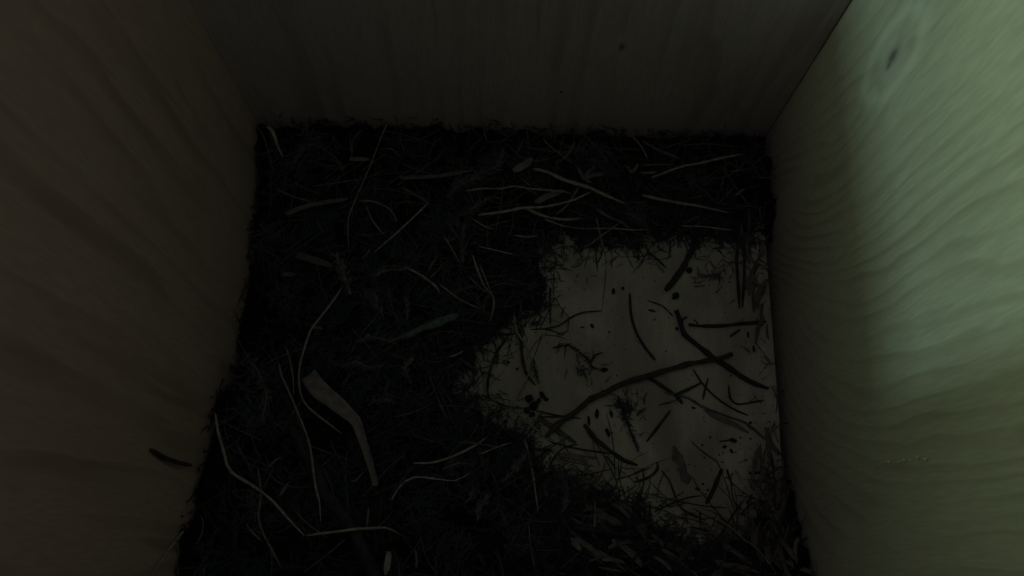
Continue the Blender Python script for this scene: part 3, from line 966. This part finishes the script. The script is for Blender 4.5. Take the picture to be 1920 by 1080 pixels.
for code, w, lift, txt, label in TABLE:
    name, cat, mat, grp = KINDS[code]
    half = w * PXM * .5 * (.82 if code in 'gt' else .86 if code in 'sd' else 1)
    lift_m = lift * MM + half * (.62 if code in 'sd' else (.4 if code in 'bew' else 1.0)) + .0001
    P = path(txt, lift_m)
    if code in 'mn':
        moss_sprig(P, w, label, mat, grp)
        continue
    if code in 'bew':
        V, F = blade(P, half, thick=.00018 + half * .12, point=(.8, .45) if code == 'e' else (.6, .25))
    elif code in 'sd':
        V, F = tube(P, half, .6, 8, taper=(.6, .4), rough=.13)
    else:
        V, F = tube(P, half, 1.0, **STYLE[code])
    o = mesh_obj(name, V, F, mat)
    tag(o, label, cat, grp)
    if label.startswith("thick dark twig running") or label.startswith("straight dark twig"):
        a = P[1]
        q = a + np.array([-0.0015, 0.0016, .0006]) if label.startswith("straight") else a + np.array([.002, .0012, .0004])
        v, f = tube([a, (a + q) / 2 + np.array([0, .0002, .0002]), q], half * .45, 1, 6, step=.0006)
        mesh_obj("side_shoot", v, f, mat, o)

# the pale bark strip with its folded tail
P = path("578,704 600,732 635,760 660,782 670,795 677,816 690,855 705,911", .0042)
V, F = blade(P, .0021, thick=.0004, curl=.3, ragged=.03, widths=[.95, 1.0, .85, .62, .50, .42, .36, .30])
tag(mesh_obj("bark_strip", V, F, M_STRIP), "wide pale bark strip folded into a narrow tail, left", "bark")

# a bit of twig and a hair stuck on the left board, above the heap
P = np.array([at_plane(x, y, 0, -W / 2 + .0006) for x, y in ((285, 844), (306, 858), (330, 869), (352, 874))])
P[2:, 0] += .001
V, F = tube(P, .00045, 1, 7, nodes=.3)
tag(mesh_obj("twig", V, F, M_BARK), "small dark twig leaning on the left wall above the heap", "twig")
P = np.array([at_plane(x, y, 0, -W / 2 + .0004) for x, y in ((372, 970), (341, 999), (320, 1027), (296, 1059), (284, 1080))])
V, F = tube(P, .00028, 1, 6)
tag(mesh_obj("straw", V, F, M_STRAW), "thin curved straw clinging to the left wall, lower left", "straw", "pale straws of the nest")


# grey down and withered leaf on the bare floor
def tuft(name, px, py, rx, ry, n, mat, label, cat, sc=(.25, .6)):
    """a flat loose shred of soft fibres lying on the floor"""
    V, F = [], []
    c = at_z(px, py, .0003)
    for _ in range(n):
        tv, tf = shoots[rng.integers(len(shoots))]
        a, r = rng.uniform(0, 6.283), abs(rng.normal(0, .55))
        o = np.array([math.cos(a) * r * rx * PXM, math.sin(a) * r * ry * PXM, rng.uniform(0, .0008) / (1 + r)])
        e = Matrix.Rotation(rng.normal(1.9, .9), 3, 'Z') @ Matrix.Rotation(-rng.uniform(-.05, .2), 3, 'Y') @ Matrix.Rotation(rng.uniform(0, 6.28), 3, 'X')
        q = (tv * rng.uniform(*sc)) @ np.array(e).T + c + o
        F += [tuple(i + len(V) for i in f) for f in tf]
        V += list(q)
    V = np.array(V)
    V[:, 2] = np.maximum(V[:, 2], .0001)
    return tag(mesh_obj(name, V, F, mat, smooth=False), label, cat)


tuft("down_tuft", 1180, 770, 34, 40, 75, M_DOWN, "soft bluish grey down tuft below the arching twig", "down")
tuft("down_tuft", 1092, 700, 26, 34, 26, M_DOWN, "thin grey down wisp beside the dark mossy shoot", "down")
tuft("down_tuft", 1345, 520, 50, 34, 38, M_DOWN, "thin dark down wisp at the bare floor's back right", "down")
moss_sprig(path("1158,742 1170,775 1182,808 1197,846", .0008), 22, "dark V shaped moss shred pointing to the viewer below the down tuft", M_MOSS, "dark moss sprigs")
P = path("1262,836 1276,868 1290,908", .0003)
V, F = blade(P, .0017, thick=.00025, curl=.12, ragged=.3, widths=[.1, .7, 1.0, .45, .8, .1])
tag(mesh_obj("withered_leaf", V, F, M_LEAF), "thin brown withered leaf flat on the bare floor's front", "leaf")
moss_sprig(path("1172,400 1188,404 1204,416", .0030), 30, "round bluish moss tuft under the thick pale straw's end", M_MOSSP, "feathery moss sprigs on the heap")


# crumbs, droppings and seed husks on the bare floor
def crumb(px, py, w, h, ang, name, label, cat, group, mat=M_CRUMB):
    bm = bmesh.new()
    bmesh.ops.create_icosphere(bm, subdivisions=2, radius=1)
    sx, sy = w * PXM * .5, h * PXM * .5
    sz = min(sx, sy) * .75
    off = Vector((rng.uniform(0, 50), rng.uniform(0, 50), 0))
    for v in bm.verts:
        k = 1 + .45 * mnoise.noise(v.co * 1.7 + off)
        v.co = Vector((v.co.x * sx * k, v.co.y * sy * k, v.co.z * sz * k))
    zmin = min(v.co.z for v in bm.verts)
    me = bpy.data.meshes.new(name)
    bm.to_mesh(me)
    bm.free()
    me.materials.append(mat)
    o = link(bpy.data.objects.new(name, me))
    p = at_z(px, py, 0)
    o.location = (p[0], p[1], max(0.00005, float(heap(p[None, :2])[0])) - zmin)
    o.rotation_euler = (0, 0, ang)
    return tag(o, label, cat, group)


for x, y, w, h, a, lb in [
        (1119, 776, 7, 19, -.1, "largest dark oval husk below the arching twig"), (1104, 789, 5, 18, .1, "thin dark husk left of the largest oval husk"),
        (1146, 777, 6, 14, .2, "dark oval husk touching the down tuft"), (1139, 811, 8, 18, .4, "dark tilted husk above the stout dark twig"),
        (1150, 547, 7, 13, 0, "dark oval husk at the back of the bare floor"), (1168, 541, 6, 7, 0, "round dark crumb above the bowed thin twig"),
        (1133, 694, 12, 9, .2, "dark lump at the tip of the dark mossy shoot"), (1222, 583, 14, 5, -.2, "flat dark flake under the fine curved stem"),
        (1292, 508, 14, 12, .3, "dark lump beside the crumbly slanting twig"), (1266, 557, 16, 13, .4, "dark lump at the crumbly twig's lower end"),
        (1374, 826, 14, 8, -.4, "dark crumb cluster at the bare floor's lower right"), (1358, 838, 8, 6, .2, "small crumb under the lower right crumb cluster"),
        (1371, 846, 5, 10, .5, "narrow crumb right of the lower right crumb cluster"), (1407, 793, 7, 4, 0, "flat crumb near the right wall"),
        (1413, 887, 20, 6, .1, "long flat dark flake near the right wall, lower"), (1110, 612, 7, 9, .6, "dark crumb in the middle of the back floor"),
        (1092, 614, 9, 3, .2, "small flat flake left of the crumb amid the back floor"), (953, 680, 6, 7, 0, "upper dark crumb on the bare floor's left tip"),
        (970, 692, 5, 6, 0, "lower dark crumb on the bare floor's left tip"), (1111, 892, 8, 4, -.3, "flat crumb at the bare floor's front left"),
        (1269, 617, 6, 8, .2, "crumb left of the thick dark twig's bend"), (1300, 765, 8, 4, -.4, "flat crumb above the long dull stem"),
        (1413, 655, 5, 14, .1, "faint narrow husk right of the thick dark twig"), (1402, 628, 4, 14, 0, "narrow husk below the straight level twig")]:
    crumb(x, y, w, h, a, "husk" if "husk" in lb else "crumb", lb, "debris", "husks and crumbs on the bare floor")
k = 0
while k < 60:
    x, y = rng.uniform(900, 1450), rng.uniform(470, 1000)
    if k % 2:
        x, y = rng.uniform(1300, 1440), rng.uniform(820, 980)
    p = at_z(x, y, 0)
    if poly_sd(p[None, :2])[0] > -.0008:
        continue
    crumb(x, y, rng.uniform(1.5, 4.5), rng.uniform(1.5, 5), rng.uniform(0, 3), "crumb", "tiny dark speck scattered on the bare floor boards",
          "debris", "tiny specks on the bare floor")
    k += 1
# the dark crumb cluster at the left of the arching twig
for i, (x, y, w, h) in enumerate([(992, 748, 16, 14), (1001, 762, 18, 16), (988, 770, 14, 12), (1017, 742, 15, 9), (1024, 749, 9, 8), (998, 778, 12, 10), (1010, 752, 10, 9)]):
    crumb(x, y, w, h, i * .7, "crumb", "dark crumb in the cluster at the arching twig's left end", "debris", "crumb cluster by the arching twig")
